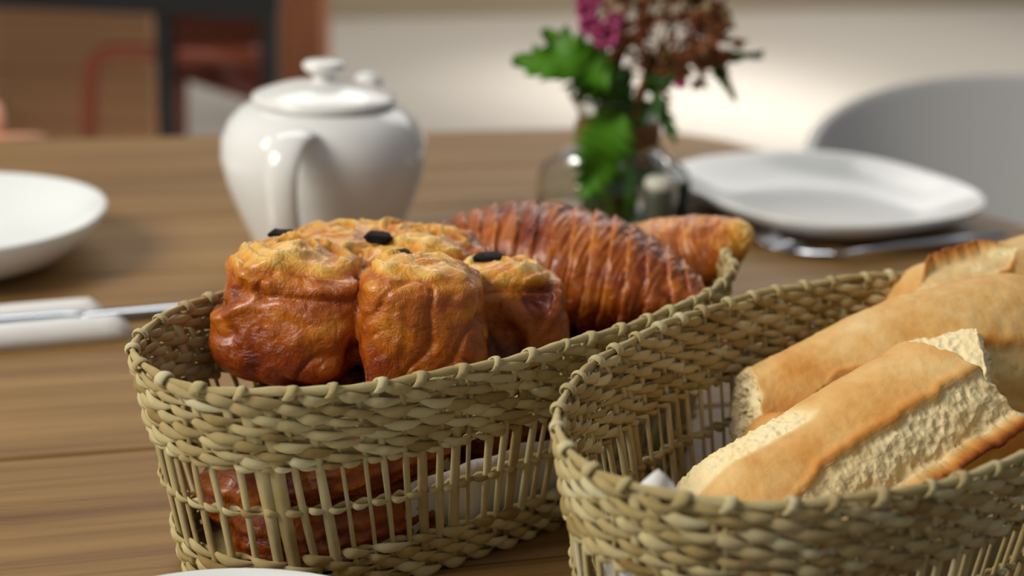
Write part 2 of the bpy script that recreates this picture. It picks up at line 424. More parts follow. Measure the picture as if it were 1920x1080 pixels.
RX = lambda a: Matrix.Rotation(a, 3, 'X'); RY = lambda a: Matrix.Rotation(a, 3, 'Y'); RZ = lambda a: Matrix.Rotation(a, 3, 'Z')
I3 = Matrix.Identity(3)
def pastry(label, lobes, ztop, zbot, sticks, seed, group):
    """pain au chocolat stood on end: rolled lobes side by side, flaky spiral end up"""
    c0 = Vector((sum(l[0] for l in lobes)/len(lobes), sum(l[1] for l in lobes)/len(lobes), zbot))
    root = thing('chocolate_pastry', label, 'pastry', c0, group)
    L = []
    for (x, y, rx, ry, rot, dz, tilt, lean) in lobes:
        zt = ztop + dz; L.append(((x, y, (zt+zbot)/2), (rx, ry, (zt-zbot)/2), RZ(rot) @ RX(tilt) @ RY(lean), 3.7))
    for k in range(len(lobes)-1):
        a_, b_ = lobes[k], lobes[k+1]
        mx, my = (a_[0]+b_[0])/2, (a_[1]+b_[1])/2; d = math.hypot(a_[0]-b_[0], a_[1]-b_[1])
        L.append(((mx, my+.012, (ztop+zbot)/2-.008), (d*.5, min(a_[3], b_[3])*.55, (ztop-zbot)/2-.012), RZ(math.atan2(b_[1]-a_[1], b_[0]-a_[0])), 2.6))
    me = merge_lumps(L, .0013)
    sv = Vector((seed*1.7, seed*.9, seed*2.3))
    def fn(co, n):
        p = co + sv
        best = min(lobes, key=lambda l: math.hypot(co.x-l[0], co.y-l[1]) / l[2])
        r = math.hypot(co.x-best[0], co.y-best[1]); ang = math.atan2(co.y-best[1], co.x-best[0])
        edge = r/best[2]
        zt = ztop + best[5]
        topm = sstep(.74, .90, n.z + .06*fbm(p, 70, 2)) * sstep(zt-.024, zt-.012, co.z)
        # side: puffed skin with creases
        hol = noise.noise(p*21 + Vector((2.2, 0, 0))) + .35*noise.noise(p*52)
        big = fbm(p, 18, 2)*.0034 - .0042*sstep(.14, .36, hol) + .0008*math.exp(-((hol-.10)/.06)**2)
        q = Vector((p.x, p.y, p.z*.7)) + Vector((fbm(p+Vector((3, 1, 2)), 30, 2), fbm(p+Vector((7, 5, 1)), 30, 2), 0))*.014
        cr = abs(noise.noise(q*34)); crease = -math.exp(-(cr/.05)**2)*.0016
        cr2 = abs(noise.noise(q*80 + Vector((5, 5, 5)))); crease += -math.exp(-(cr2/.08)**2)*.0004
        fine = fbm(p, 260, 3)*.00015
        lip = math.exp(-((n.z-.55)/.2)**2)*.0014*(1+fbm(p, 90, 2))
        side = big + crease + fine + lip
        # end: spiral of thin flaky sheets
        w_ = r + .0009*ang + (.0035*fbm(p, 55, 3)) + .011*fbm(p, 28, 2)
        sp = (w_/.0092) % 1.0
        sheet = (1-sp)**1.6*.0030*(.6+.8*abs(fbm(p, 45, 2)))
        top = sheet + fbm(p, 45, 3)*.0034 + abs(noise.noise(p*130))*.0007 - .0015 + .004*(1-edge)
        side += abs(noise.noise(q*60+Vector((9, 2, 4))))*.0014
        d = side*(1-topm) + top*topm
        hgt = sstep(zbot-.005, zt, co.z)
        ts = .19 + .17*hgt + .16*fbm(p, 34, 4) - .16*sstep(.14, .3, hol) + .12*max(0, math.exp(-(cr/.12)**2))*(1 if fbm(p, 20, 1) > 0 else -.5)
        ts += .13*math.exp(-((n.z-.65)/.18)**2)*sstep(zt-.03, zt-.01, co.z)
        tt = .54 + .22*(1-sp) + .25*fbm(p, 90, 3) - .18*sstep(.75, 1, edge)
        return d, min(1, max(0, ts*(1-topm) + tt*topm))
    finish(me, 'rolled_dough', 'pastry', fn, root)
    for (x, y, z, l, rot, tl) in sticks:
        mb = MB(); P = []
        R_ = RZ(rot) @ RY(tl)
        for i in range(9):
            q = -1 + 2*i/8; rr = .0046*(1-.9*abs(q)**5); ring = []
            for j in range(10):
                t = 2*PI*j/10; k = (abs(math.cos(t))**3+abs(math.sin(t))**3)**(-1/3)
                v_ = Vector((q*l/2, rr*k*math.cos(t), rr*.62*k*math.sin(t)))
                v_ += v_.normalized()*.0007*noise.noise(v_*400+sv)
                ring.append(Vector((x, y, z)) + R_ @ v_)
            P.append(ring)
        MB.grid(mb, P).build('chocolate_stick', 'dark', root)
    return root

gp = 'chocolate pastries in the left basket'
def A(u, y, v=500): return at(u, v, y=y).x
L1 = (A(549, .592), .600, .0355, .033, -.1, -.002, -.12, .13); L1b = (A(792, .575), .584, .0275, .029, .1, .000, -.14, 0)
pastry('glossy chocolate pastry at the near left of its basket, two bulging brown lobes in front', [L1, L1b], .128, .066,
       [(A(534, .64), .636, .1225, .014, .3, .1), (A(742, .60), .608, .1235, .014, .1, -.1)], 14, gp)
L2 = (A(640, .650), .652, .030, .028, 0, -.008, 0, 0); L2b = (A(785, .652), .652, .032, .032, 0, -.007, 0, 0); L2c = (A(938, .612), .618, .029, .029, .3, -.011, -.12, -.08)
pastry('chocolate pastry behind the near one, pale flaky top with two dark chocolate sticks', [L2, L2b, L2c], .128, .060,
       [(A(712, .645), .636, .1235, .013, 0, .0), (A(915, .62), .626, .1185, .016, .1, -.1)], 2, gp)

# pastries lying in the bottom of the left basket, seen between the stakes
def lying_pastry(label, c, dims, rot, seed, group, tone=.24):
    root = thing('pastry', label, 'pastry', (c[0], c[1], c[2]-dims[2]), group)
    R_ = RZ(rot)
    L = [(Vector(c) + R_ @ Vector((0, -dims[1]*.42, 0)), (dims[0], dims[1]*.62, dims[2]), R_, 2.7),
         (Vector(c) + R_ @ Vector((0, dims[1]*.42, 0)), (dims[0]*.97, dims[1]*.6, dims[2]*.95), R_, 2.7)]
    me = merge_lumps(L, .0018); sv = Vector((seed*1.3, seed*2.1, seed))
    def fn(co, n):
        p = co + sv
        q = R_.transposed() @ (co - Vector(c)); cr = abs(noise.noise(p*45))
        lay = math.sin((q.z + .004*fbm(p, 40, 2))*2*PI/.007)
        d = fbm(p, 30, 3)*.003 - math.exp(-(cr/.07)**2)*.0016 + lay*.0006
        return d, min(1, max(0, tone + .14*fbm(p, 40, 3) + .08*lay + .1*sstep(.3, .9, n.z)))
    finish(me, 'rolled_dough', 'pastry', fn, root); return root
gb = 'pastries lying in the bottom of the left basket'
e1 = Vector((math.cos(.736), math.sin(.736), 0)); e2 = Vector((-e1.y, e1.x, 0)); B1c = Vector((-.0215, .6265, 0))
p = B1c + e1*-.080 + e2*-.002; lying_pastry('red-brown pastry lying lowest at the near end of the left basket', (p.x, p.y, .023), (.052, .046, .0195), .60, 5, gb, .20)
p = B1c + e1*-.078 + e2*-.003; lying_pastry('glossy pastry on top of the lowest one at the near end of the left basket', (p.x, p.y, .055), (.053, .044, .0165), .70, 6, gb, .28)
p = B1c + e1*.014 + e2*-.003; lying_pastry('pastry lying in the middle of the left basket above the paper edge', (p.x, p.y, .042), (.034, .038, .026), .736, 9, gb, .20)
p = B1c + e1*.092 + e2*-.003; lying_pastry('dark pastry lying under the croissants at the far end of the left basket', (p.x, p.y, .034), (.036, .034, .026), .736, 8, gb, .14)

def croissant(label, pts, R0, seed, up, group, tipfrac=.12, nb=13, base_tone=.30, skew=.5, endtone=.25, blunt=2.6):
    """pts: 3 control points of a bent axis; bands of wound dough with stepped edges"""
    a_, b_, c_ = [Vector(p) for p in pts]
    root = thing('croissant', label, 'croissant', (b_.x, b_.y, min(a_.z, b_.z, c_.z) - R0*.6), group)
    nu, nv = 260, 120; P = []; T = []
    upv = Vector(up).normalized(); sv = Vector((seed*3.1, seed, seed*.7))
    for i in range(nu+1):
        t = i/nu
        c = a_*(1-t)**2 + b_*2*t*(1-t) + c_*t*t
        d = ((b_-a_)*2*(1-t) + (c_-b_)*2*t).normalized()
        x = d.cross(upv).normalized(); z = x.cross(d)
        ring = []; tr = []
        m = abs(2*t-1)
        base = R0 * (max(0.0, 1-m**blunt))**.5 * (.62 + .38*(1-m)**.6) if m < 1 else 0
        base = max(base, R0*.02)
        for j in range(nv):
            ph = 2*PI*j/nv; ca, sa = math.cos(ph), math.sin(ph)
            dirv = x*ca + z*sa
            # band coordinate: V-shaped, slanted over the top
            q = (t-.5)*nb
            q += skew*ca + .22*math.sin(ph*2+seed) + .22*fbm(c+dirv*.02+sv, 30, 2)
            sgn = 1 if q > 0 else -1; qq = abs(q); fr = qq - math.floor(qq)
            hid = math.floor(qq)*sgn
            step = (1-fr)
            amp = .0026*sstep(0.0, .25, 1-m)
            edge = math.exp(-((fr-.06)/.10)**2)
            pp = c + dirv*base + sv
            # lengthwise wrinkles = fine lines across the band
            wr = noise.noise(Vector((ph*2.2 + 7*hid, t*nb*3.2, seed))); wr2 = noise.noise(Vector((ph*1.4, t*nb*9+hid, seed+4)))
            r = base*(1+.05*fbm(pp, 22, 2)) - amp*(1-step)**1.5 + wr*.0011 + wr2*.0008 + fbm(pp, 120, 3)*.0006
            r = max(r, .0004)
            ring.append(c + x*(ca*r*1.0) + z*(sa*r*(.93 if sa > 0 else .78)))
            tone = base_tone + .07*sstep(0, 1, sa) + .15*edge*(.3+.8*abs(noise.noise(Vector((ph*2, hid*3.3, seed))))) - .10*fr \
                + .26*max(0, wr2) + .16*fbm(pp, 40, 3) + endtone*sstep(.80, .98, m)*(1 if t > .5 else 0)
            tr.append(min(1, max(0, tone)))
        P.append(ring); T.append(tr)
    mb = MB(); mb.grid(P, tone=T).build('wound_dough', 'pastry', root)
    return root
gc = 'croissants at the far end of the left basket'
croissant('large dark brown croissant lying behind the chocolate pastries, its ridged back up',
          [at(770, 482, y=.742), at(1045, 476, y=.722), at(1335, 592, y=.672)], .0385, 3, (0, -.25, 1), gc, nb=17, base_tone=.25, skew=-.9, endtone=.12)
croissant('paler croissant with a golden blunt tip, half hidden behind the large croissant',
          [at(1000, 650, y=.775), at(1235, 532, y=.748), at(1410, 430, y=.722)], .0380, 6, (0, -.25, 1), gc, nb=9, base_tone=.42, skew=.6, endtone=.38, blunt=1.7)

# ------------------------------------------------------------------ baguettes
def baguette(label, a_, b_, R, up, prof, tonef, seed, name='baguette', bend=0.0, nu=240, nv=150, taper=(.9, 1), cut=(0, 0), ends=(1, 1), group=None, squash=.9, cutdir=2.63, grow=1.0):
    """axis a_ -> b_; prof(t, ph) extra radius fraction, tonef(t, ph) tone; phi 0 = side, pi/2 = up vector.
    ends: 0 = rounded crust tip, 1 = cut or torn crumb face"""
    a_, b_ = Vector(a_), Vector(b_); d = (b_-a_).normalized(); L = (b_-a_).length
    root = thing(name, label, 'bread', ((a_+b_)/2 - Vector((0, 0, R*.9))), group)
    upv = Vector(up).normalized(); x = d.cross(upv).normalized(); z = x.cross(d)
    P = []; T = []; sv = Vector((seed*2.3, seed*1.1, seed*.4))
    def ringat(t, scale, dz, tone_over=None):
        c = a_ + d*(L*t) + z*(bend*(1-(2*t-1)**2)); ring = []; tr = []
        for j in range(nv):
            ph = 2*PI*j/nv; ca, sa = math.cos(ph), math.sin(ph)
            base = R*(grow + (1-grow)*sstep(0, .60, t))
            if ends[0] == 0: base *= max(.02, 1-max(0, 1-t/taper[0])**2.2)**.5 if t < taper[0] else 1
            if ends[1] == 0: base *= max(.02, 1-max(0, 1-(1-t)/taper[1])**2.2)**.5 if 1-t < taper[1] else 1
            e = prof(t, ph)
            q = c + (x*ca + z*sa)*base + sv
            tn_ = tonef(t, ph, q) if tone_over is None else tone_over + .1*fbm(q*scale, 200, 2)
            r = base*(1 + e)*scale + fbm(q, 30, 3)*.0012 + fbm(q, 190, 3)*.00035
            if tn_ > .78: r += fbm(q, 300, 4)*.0011 - .0004
            shift = 0
            for en, tt, cc in ((ends[0], 0, cut[0]), (ends[1], 1, cut[1])):
                wgt = max(0, 1-abs(t-tt)*L/(.03))
                if en == 1: shift += cc*R*math.cos(ph-cutdir)*scale*wgt + fbm(q*1.0+Vector((scale, 0, 0)), 90, 3)*.003*wgt
            p = c + x*(ca*r) + z*(sa*r*squash) + d*(shift + dz)
            ring.append(p); tr.append(min(1, max(0, tn_)))
        P.append(ring); T.append(tr)
    if ends[0] == 1:
        for k in range(14): ringat(0, .02+.98*k/14, .0016*math.sin(k*1.3), .93)
    for i in range(nu+1): ringat(i/nu, 1, 0)
    if ends[1] == 1:
        for k in range(13, -1, -1): ringat(1, .02+.98*k/14, .0016*math.sin(k*1.7), .93)
    MB().grid(P, tone=T).build('crust_and_crumb', 'baguette', root)
    return root
def wrap(a): return (a+PI) % (2*PI) - PI
def score(t, ph, t0, t1, p0, p1, ear=.16, dip=.12, slant=.9, seed=0):
    """slash between angle p0 (low lip) and p1 (raised ear). returns (extra radius, crumb mask, ear mask)"""
    q = (t-t0)/(t1-t0)
    if q < 0 or q > 1: return 0, 0, 0
    env = sstep(0, .34, q)*sstep(0, .3, 1-q)
    mid = (p0+p1)/2 + slant*(q-.5)*(p1-p0); half = (p1-p0)/2*env
    half *= 1 + .15*noise.noise(Vector((t*14, seed, 1)))
    if abs(half) < 1e-3: return 0, 0, 0
    s = wrap(ph-mid)/half       # -1 low lip .. 1 ear
    wob = .10*noise.noise(Vector((t*26, seed, 3)))
    s += wob
    crumb = sstep(-1.1, -.9, s)*(1-sstep(.88, .98, s))
    e = -dip*env*crumb*(.4+.6*sstep(-1, .9, s))
    earm = math.exp(-((s-1.05)/.10)**2)*env
    e += ear*env*math.exp(-((s-1.08)/.16)**2) * (1 if s > .95 else .7) + .05*env*math.exp(-((s+1.15)/.22)**2)
    lowlip = math.exp(-((s+1.15)/.16)**2)*env
    return e, crumb, max(earm, .45*lowlip)

gbag = 'cut baguettes in the right basket'
# front piece
def profA(t, ph):
    e, c, m_ = score(t, ph, .10, 1.35, math.radians(86), math.radians(42), .17, .13, .05, 1)
    return e + .03*math.cos(2*(ph-.5))
def toneA(t, ph, q):
    e, c, m_ = score(t, ph, .10, 1.35, math.radians(86), math.radians(42), .17, .13, .05, 1)
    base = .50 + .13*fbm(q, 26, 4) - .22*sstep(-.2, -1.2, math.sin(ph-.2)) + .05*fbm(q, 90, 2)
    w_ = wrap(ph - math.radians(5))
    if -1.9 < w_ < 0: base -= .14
    under = sstep(2.15, 2.3, ph)*(1-sstep(3.2, 3.4, ph))*(1-sstep(.5, .6, t))
    base = base*(1-under) + .9*under
    return base*(1-c) + c*(.85+.14*fbm(q, 45, 3)) - m_*(.30 if wrap(ph-math.radians(64)) > 0 else .55)
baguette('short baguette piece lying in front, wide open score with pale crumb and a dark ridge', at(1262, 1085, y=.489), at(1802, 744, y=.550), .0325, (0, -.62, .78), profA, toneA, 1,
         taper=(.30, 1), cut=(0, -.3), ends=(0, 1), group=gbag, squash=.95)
# long baguette across the middle
def profB(t, ph):
    e1_, c, m_ = score(t, ph, .13, .40, math.radians(70), math.radians(38), .09, .07, .5, 2)
    e2_, c2, m2 = score(t, ph, .40, 1.05, math.radians(58), math.radians(4), .08, .10, .5, 5)
    return e1_ + e2_
def toneB(t, ph, q):
    e1_, c, m_ = score(t, ph, .13, .40, math.radians(70), math.radians(38), .09, .07, .5, 2)
    e2_, c2, m2 = score(t, ph, .40, 1.05, math.radians(58), math.radians(4), .08, .10, .5, 5)
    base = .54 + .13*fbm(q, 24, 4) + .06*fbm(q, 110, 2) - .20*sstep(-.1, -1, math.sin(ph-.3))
    c = max(c, c2)
    return base*(1-c) + c*(.76+.12*fbm(q, 60, 3)) - max(m_, m2)*.30
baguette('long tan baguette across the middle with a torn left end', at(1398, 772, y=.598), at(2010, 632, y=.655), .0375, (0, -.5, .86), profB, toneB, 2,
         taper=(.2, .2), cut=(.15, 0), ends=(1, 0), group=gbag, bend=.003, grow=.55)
# back baguette with a dark ear
def profC(t, ph):
    return score(t, ph, .08, .75, math.radians(80), math.radians(128), .22, .10, .3, 9)[0]
def toneC(t, ph, q):
    e, c, m_ = score(t, ph, .08, .75, math.radians(80), math.radians(128), .22, .10, .3, 9)
    base = .57 + .08*fbm(q, 24, 3)
    return base*(1-c) + c*(.74+.1*fbm(q, 60, 3)) - m_*.5
baguette('baguette at the back with a jagged dark baked ridge', at(1665, 615, y=.672), at(1990, 516, y=.712), .0270, (0, -.5, .86), profC, toneC, 4,
         taper=(.3, .10), ends=(0, 0), group=gbag)
# small crumb piece behind the front one, and the pieces lying in the bottom
baguette('chunk of baguette with a white crumb face, wedged behind the front piece', at(1720, 745, y=.592), at(1846, 728, y=.588), .0270, (0, -.3, .95), lambda t, ph: .06*math.cos(3*ph),
         lambda t, ph, q: .90 + .08*fbm(q, 40, 2) if math.sin(ph) > -.1 else .5, 7, name='bread_chunk', nu=60, nv=90, ends=(1, 1), group=gbag)
baguette('orange-brown baguette piece lying low at the near side of the right basket', at(1170, 1035, y=.492), at(1560, 1090, y=.452), .0225, (0, 0, 1), lambda t, ph: 0,
         lambda t, ph, q: .38 + .12*fbm(q, 40, 3), 12, name='baguette', nu=100, nv=80, ends=(0, 0), taper=(.2, .2), group=gbag)
baguette('baguette piece lying low at the far side of the right basket', at(1400, 860, y=.565), at(1760, 850, y=.600), .0225, (0, 0, 1), lambda t, ph: 0,
         lambda t, ph, q: .42 + .12*fbm(q, 40, 3), 13, name='baguette', nu=100, nv=80, ends=(0, 0), taper=(.2, .2), group=gbag)

# paper liners
def liner(label, posf, root_loc, s0, s1, hfun, inner=.006, floor_=True):
    root = MB(); n = 60; P = []
    for k in range(9):
        row_ = []
        for i in range(n+1):
            s = s0 + (s1-s0)*i/n; h = hfun(i/n); z = .006 + (h-.006)*k/8
            w_ = .0016*math.sin(i*.9+k*.4) + .002*noise.noise(Vector((i*.3, k*.5, s0*9)))
            row_.append(posf(s, z, -inner + w_ - .004*(k/8)))
        P.append(row_)
    root.grid(P, closed=False)
    o = root.build('paper_liner', 'paper'); 
    sd = o.modifiers.new('thickness', 'SOLIDIFY'); sd.thickness = .0003
    return tag(o, label, 'paper')
liner('white paper liner inside the left basket, showing between the stakes', pos1, None, .63, 1.02, lambda q: .043 + .004*math.sin(q*7) )
liner('white paper liner inside the right basket, its corner standing up at the left end', pos2, None, .45, .63, lambda q: .064 + .038*max(0, 1-abs(q-.35)/.25), inner=.010)

# ------------------------------------------------------------------ teapot
tp = Vector((-.137, .985, 0))
pot = thing('teapot', 'white porcelain teapot with lid, handle turned to the viewer', 'teapot', tp)
MB().lathe([(.040, .0), (.044, .001), (.0455, .006), (.052, .020), (.061, .040), (.0685, .060), (.0725, .078), (.0715, .092), (.066, .104), (.058, .112), (.051, .1155), (.047, .1165), (.0455, .115), (.047, .110), (.055, .100), (.066, .078), (.055, .040), (.040, .008)], 72, tp).build('body', 'white', pot)
lid = MB().lathe([(.0480, .1165), (.0505, .1185), (.0500, .1215), (.0455, .1235), (.038, .1262), (.028, .1292), (.018, .1306), (.010, .1316), (.0078, .1325), (.0072, .1345), (.0085, .1365), (.0125, .1385), (.0148, .141), (.0150, .1434), (.0130, .1455), (.008, .1466), (.001, .147)], 64, tp).build('lid', 'white', pot)
hd = Vector((-.14, -.99, 0)).normalized(); sdv = Vector((-hd.y, hd.x, 0))
cps = [(.060, .106), (.070, .1085), (.082, .108), (.092, .103), (.098, .094), (.100, .082), (.0985, .066), (.094, .050), (.086, .036), (.075, .026), (.062, .019), (.046, .016)]
mb = MB(); pts = [tp + hd*r + Vector((0, 0, z)) for r, z in cps]; ns = [hd*.7 + Vector((0, 0, .7))]*len(pts)
P = []
for i, p in enumerate(pts):
    d = (pts[min(i+1, len(pts)-1)] - pts[max(i-1, 0)]).normalized(); nn = sdv.cross(d).normalized()
    wv = .0125 + .002*math.cos(i/11*2*PI)
    P.append([p + sdv*(math.cos(t)*wv) + nn*(math.sin(t)*.0048) for t in [2*PI*j/16 for j in range(16)]])
ho = mb.grid(P).build('handle', 'white', pot)
sm = ho.modifiers.new('sub', 'SUBSURF'); sm.levels = 2; sm.render_levels = 2
sd_ = Vector((.20, .98, 0)).normalized()
sp = [(.048, .045), (.068, .058), (.082, .074), (.090, .092), (.098, .108), (.105, .1205)]
mb = MB(); mb.tube([tp + sd_*r + Vector((0, 0, z)) for r, z in sp], [.022, .018, .014, .0122, .0118, .0115], 20)
so = mb.build('spout', 'white', pot); sm = so.modifiers.new('sub', 'SUBSURF'); sm.levels = 2; sm.render_levels = 2

# ------------------------------------------------------------------ plates
def plate(name, label, c, r, n, rot, prof, group=None, mat='white2'):
    o = MB().lathe([(r*a_, z) for a_, z in prof], 96, (0, 0, 0), n, rot).build(name, mat, loc=c)
    return tag(o, label, 'plate', group)
pr_sq = [(.02, .006), (.55, .006), (.66, .0075), (.82, .016), (.95, .0235), (.985, .0255), (1, .0255), (1.0, .0235), (.96, .018), (.80, .007), (.68, .0025), (.60, .0), (.55, .0), (.54, .003), (.02, .003)]
plate('plate', 'rounded square white plate on the far right of the table with a fork before it', (.262, 1.180, 0), .122, 2.6, math.radians(30), pr_sq)
pr_rd = [(.02, .008), (.50, .008), (.66, .012), (.84, .024), (.96, .036), (.985, .0375), (1, .0370), (1.0, .035), (.95, .026), (.80, .010), (.64, .003), (.56, .0), (.50, .0), (.49, .003), (.02, .003)]
plate('bowl_plate', 'deep round white plate cut off by the left edge of the photo', (-.395, .952, 0), .106, 2.15, 0, pr_rd)
pr_fr = [(.02, .006), (.6, .006), (.8, .014), (.95, .028), (.985, .0305), (1, .0300), (1.0, .028), (.94, .020), (.7, .004), (.6, 0), (.54, 0), (.53, .003), (.02, .003)]
plate('saucer', 'white saucer in front of the left basket, only its back rim in view', (-.092, .3985, 0), .093, 2.0, 0, pr_fr)

# ------------------------------------------------------------------ napkin, knife, fork
na, nb_ = at(0, 612, z=.006), at(232, 592, z=.006); nd_ = (nb_-na).normalized(); nn = Vector((-nd_.y, nd_.x, 0))
mb = MB(); P = []
prof = []
K = 40
def nh_(q):  # q across -1..1: two rolled edges with a sunk middle
    return .0035 + .0105*(max(0, 1-((q+.68)/.34)**2))**.5 + .009*(max(0, 1-((q-.66)/.34)**2))**.5
for i in range(26):
    t = i/25; c = na + nd_*(-.10) + nd_*((nb_-na).length+.10)*t; ring = []
    k_ = 1 if t < .99 else .6
    ew = .030*(1 if t < .97 else .96)
    for j in range(K+1):
        q = -1 + 2*j/K; ln = (.0 if q < 0 else -.012)
        ring.append(c + nn*(q*ew) + nd_*(ln*t) + Vector((0, 0, nh_(q)*k_ - .006 + .0004*noise.noise(Vector((t*9, q*4, 0))))))
    for j in range(K, -1, -1):
        q = -1 + 2*j/K; ln = (.0 if q < 0 else -.012)
        ring.append(c + nn*(q*ew) + nd_*(ln*t) + Vector((0, 0, -.0055)))
    P.append(ring)
tag(mb.grid(P).build('napkin', 'cloth'), 'white cloth napkin folded with two rolled edges beside the left plate', 'napkin')
ka, kb = at(-60, 606, z=.0085), at(395, 568, z=.004); kd = (kb-ka).normalized(); kn = Vector((-kd.y, kd.x, 0)); KL = (kb-ka).length
kn_root = thing('table_knife', 'steel table knife lying in the fold of the napkin, its blade reaching to the basket', 'knife', ka)
P = []
for i in range(30):
    t = i/29; hw = .0075*min(1, (1.02-t)*7)**.6; c = ka + kd*(KL*(.45+.55*t)) + Vector((0, 0, .0))
    P.append([c + kn*hw, c + kn*hw*.2 + Vector((0, 0, .0009)), c - kn*hw*.8 + Vector((0, 0, .0013)), c - kn*hw, c - kn*hw*.8 - Vector((0, 0, .0009)), c + kn*hw*.2 - Vector((0, 0, .0008))])
MB().grid(P).build('blade', 'steel', kn_root)
MB().tube([ka + kd*(KL*.46*t) for t in (-.4, -.3, 0, .4, .8, 1)], [.004, .0065, .0065, .0058, .005, .004], 12, ((0, 0, 1), .5)).build('handle', 'steel', kn_root)

fh, fn_, fe = at(1412, 440, z=.004), at(1585, 482, z=.006), at(1880, 440, z=.008)
fk = thing('fork', 'steel fork lying in front of the rounded square plate', 'fork', fn_)
fd = (fh-fn_).normalized(); fs = Vector((-fd.y, fd.x, 0)); FL = (fh-fn_).length
mb = MB(); mb.tube([fe, fe*.7+fn_*.3 + Vector((0, 0, .002)), fe*.3+fn_*.7 + Vector((0, 0, .004)), fn_ + Vector((0, 0, .003))], [.006, .0055, .0035, .0026], 10, ((0, 0, 1), .45))
mb.build('handle', 'steel', fk)
P = []
for t, hw, z in ((0, .003, .003), (.15, .005, .001), (.3, .010, -.001), (.45, .0125, -.002), (.55, .0125, -.002)):
    c = fn_ + fd*(FL*t) + Vector((0, 0, z)); P.append([c + fs*hw, c + Vector((0, 0, .0008)), c - fs*hw, c - Vector((0, 0, .0010))])
MB().grid(P).build('fork_head', 'steel', fk)
for k in range(4):
    o_ = (k-1.5)*.0072
    MB().tube([fn_ + fd*(FL*t) + fs*o_*(1) + Vector((0, 0, z)) for t, z in ((.52, -.002), (.7, -.0022), (.85, .0005), (1.0, .005))], [.0021, .0019, .0016, .0008], 8, ((0, 0, 1), .6)).build('tine', 'steel', fk)

# ------------------------------------------------------------------ vase with flowers
vc = Vector((.079, 1.118, 0))
vase = thing('glass_vase', 'squat clear glass jar vase with twine round its neck, holding the flowers', 'vase', vc)
outer = [(.030, .0), (.056, .001), (.061, .005), (.062, .020), (.0620, .038), (.058, .047), (.046, .056), (.034, .063), (.0300, .070), (.0300, .080), (.033, .092), (.040, .103), (.0415, .106)]
inner = [(.0400, .1065), (.0385, .103), (.0312, .092), (.0282, .080), (.0282, .070), (.032, .0645), (.044, .0575), (.0560, .0465), (.0598, .038), (.0598, .020), (.058, .008), (.030, .006)]
MB().lathe(outer + inner, 64, vc).build('jar', 'glass', vase)
mb = MB()
pts = []
for k in range(5*36):
    t = 2*PI*k/36; pts.append(vc + Vector((math.cos(t)*.0325, math.sin(t)*.0325, .067 + .0034*k/36)))
mb.tube(pts, .0021, 6); 
for sx in (-1, 1):
    mb.tube([vc + Vector((.026, -.0200, .072)), vc + Vector((.034, -.022+.003*sx, .068)), vc + Vector((.038+.003*sx, -.022, .058)), vc + Vector((.040+.004*sx, -.0235, .050))], .0012, 6)
mb.build('twine', 'twine', vase)

def leaf_mesh(L, W, droop, seed, lobes=9, fold=.25):
    """serrated leaf, base at origin, along +x; thin but solid"""
    n = 44; r_ = random.Random(seed); top = []
    for i in range(n+1):
        t = i/n; w_ = W*(math.sin(PI*t**.75))**.8 * (1 - .0*t)
        saw = ((t*lobes) % 1); w_ *= (.50 + .70*saw) if 0.05 < t < .97 else 1
        x = L*t; z = -droop*t*t
        ring = []
        for s_ in (-1, -.5, 0, .5, 1):
            ring.append((x + abs(s_)*saw*.004, s_*w_, z + fold*abs(s_)*w_ + .004*math.sin(t*9+s_*2+seed)))
        top.append(ring)
    P = [[Vector(q) for q in r] + [Vector(q) - Vector((0, 0, .0006)) for q in reversed(r)] for r in top]
    mb = MB(); mb.grid(P); return mb
def leaf_between(p0, p1, W, seed, mat, parent, normal=(0, -1, .3), lobes=9, droop=.01, fold=.2):
    p0, p1 = Vector(p0), Vector(p1); d = p1-p0; L = d.length; x = d.normalized()
    nz = Vector(normal).normalized(); y = nz.cross(x).normalized(); z = x.cross(y)
    mb = leaf_mesh(L, W, droop, seed, lobes, fold)
    mb.v = [tuple(p0 + x*v_[0] + y*v_[1] + z*v_[2]) for v_ in mb.v]
    return mb.build('leaf', mat, parent)
VY = 1.118
def V(u, v, dy=0): return at(u, v, y=VY+dy)
# 1 russet hydrangea
hy = thing('hydrangea', 'dried russet hydrangea head of small florets on a green stem', 'flower', vc + Vector((.01, 0, .01)))
MB().tube([vc + Vector((-.012, .004, .010)), vc + Vector((.004, 0, .05)), V(1190, 230), V(1215, 150), V(1240, 80)], [.0028, .0026, .0026, .0022, .0018], 8).build('stem', 'stem', hy)
hc = V(1250, 55); r_ = random.Random(4)
branches = []
for k in range(16):
    tgt = hc + Vector((r_.uniform(-.045, .055), r_.uniform(-.035, .035), r_.uniform(-.03, .035)))
    MB().tube([V(1215, 150), (V(1215, 150)+tgt)/2 + Vector((0, 0, .004)), tgt], [.0012, .0009, .0007], 6).build('branchlet', 'stemred', hy); branches.append(tgt)
def floret(sz, mat):
    mb = MB()
    for k in range(4):
        a = k*PI/2; c_, s_ = math.cos(a), math.sin(a); ring0 = []
        P = []
        for t, w_ in ((.05, .15), (.4, .42), (.75, .5), (1, .22)):
            z = .25*t*t*sz
            P.append([((t*sz)*c_ - (q*w_*sz)*s_, (t*sz)*s_ + (q*w_*sz)*c_, z + zz) for q, zz in ((-1, 0), (0, .0004), (1, 0), (0, -.0004))])
        mb.grid(P)
    mb.lathe([(.0001, -.001), (.10*sz+.0004, 0), (.0001, .0014)], 6)
    o = mb.build('floret', mat); return o
protos = [floret(.0062, 'bract'), floret(.005, 'bract'), floret(.0055, 'bractpale')]
used = set()
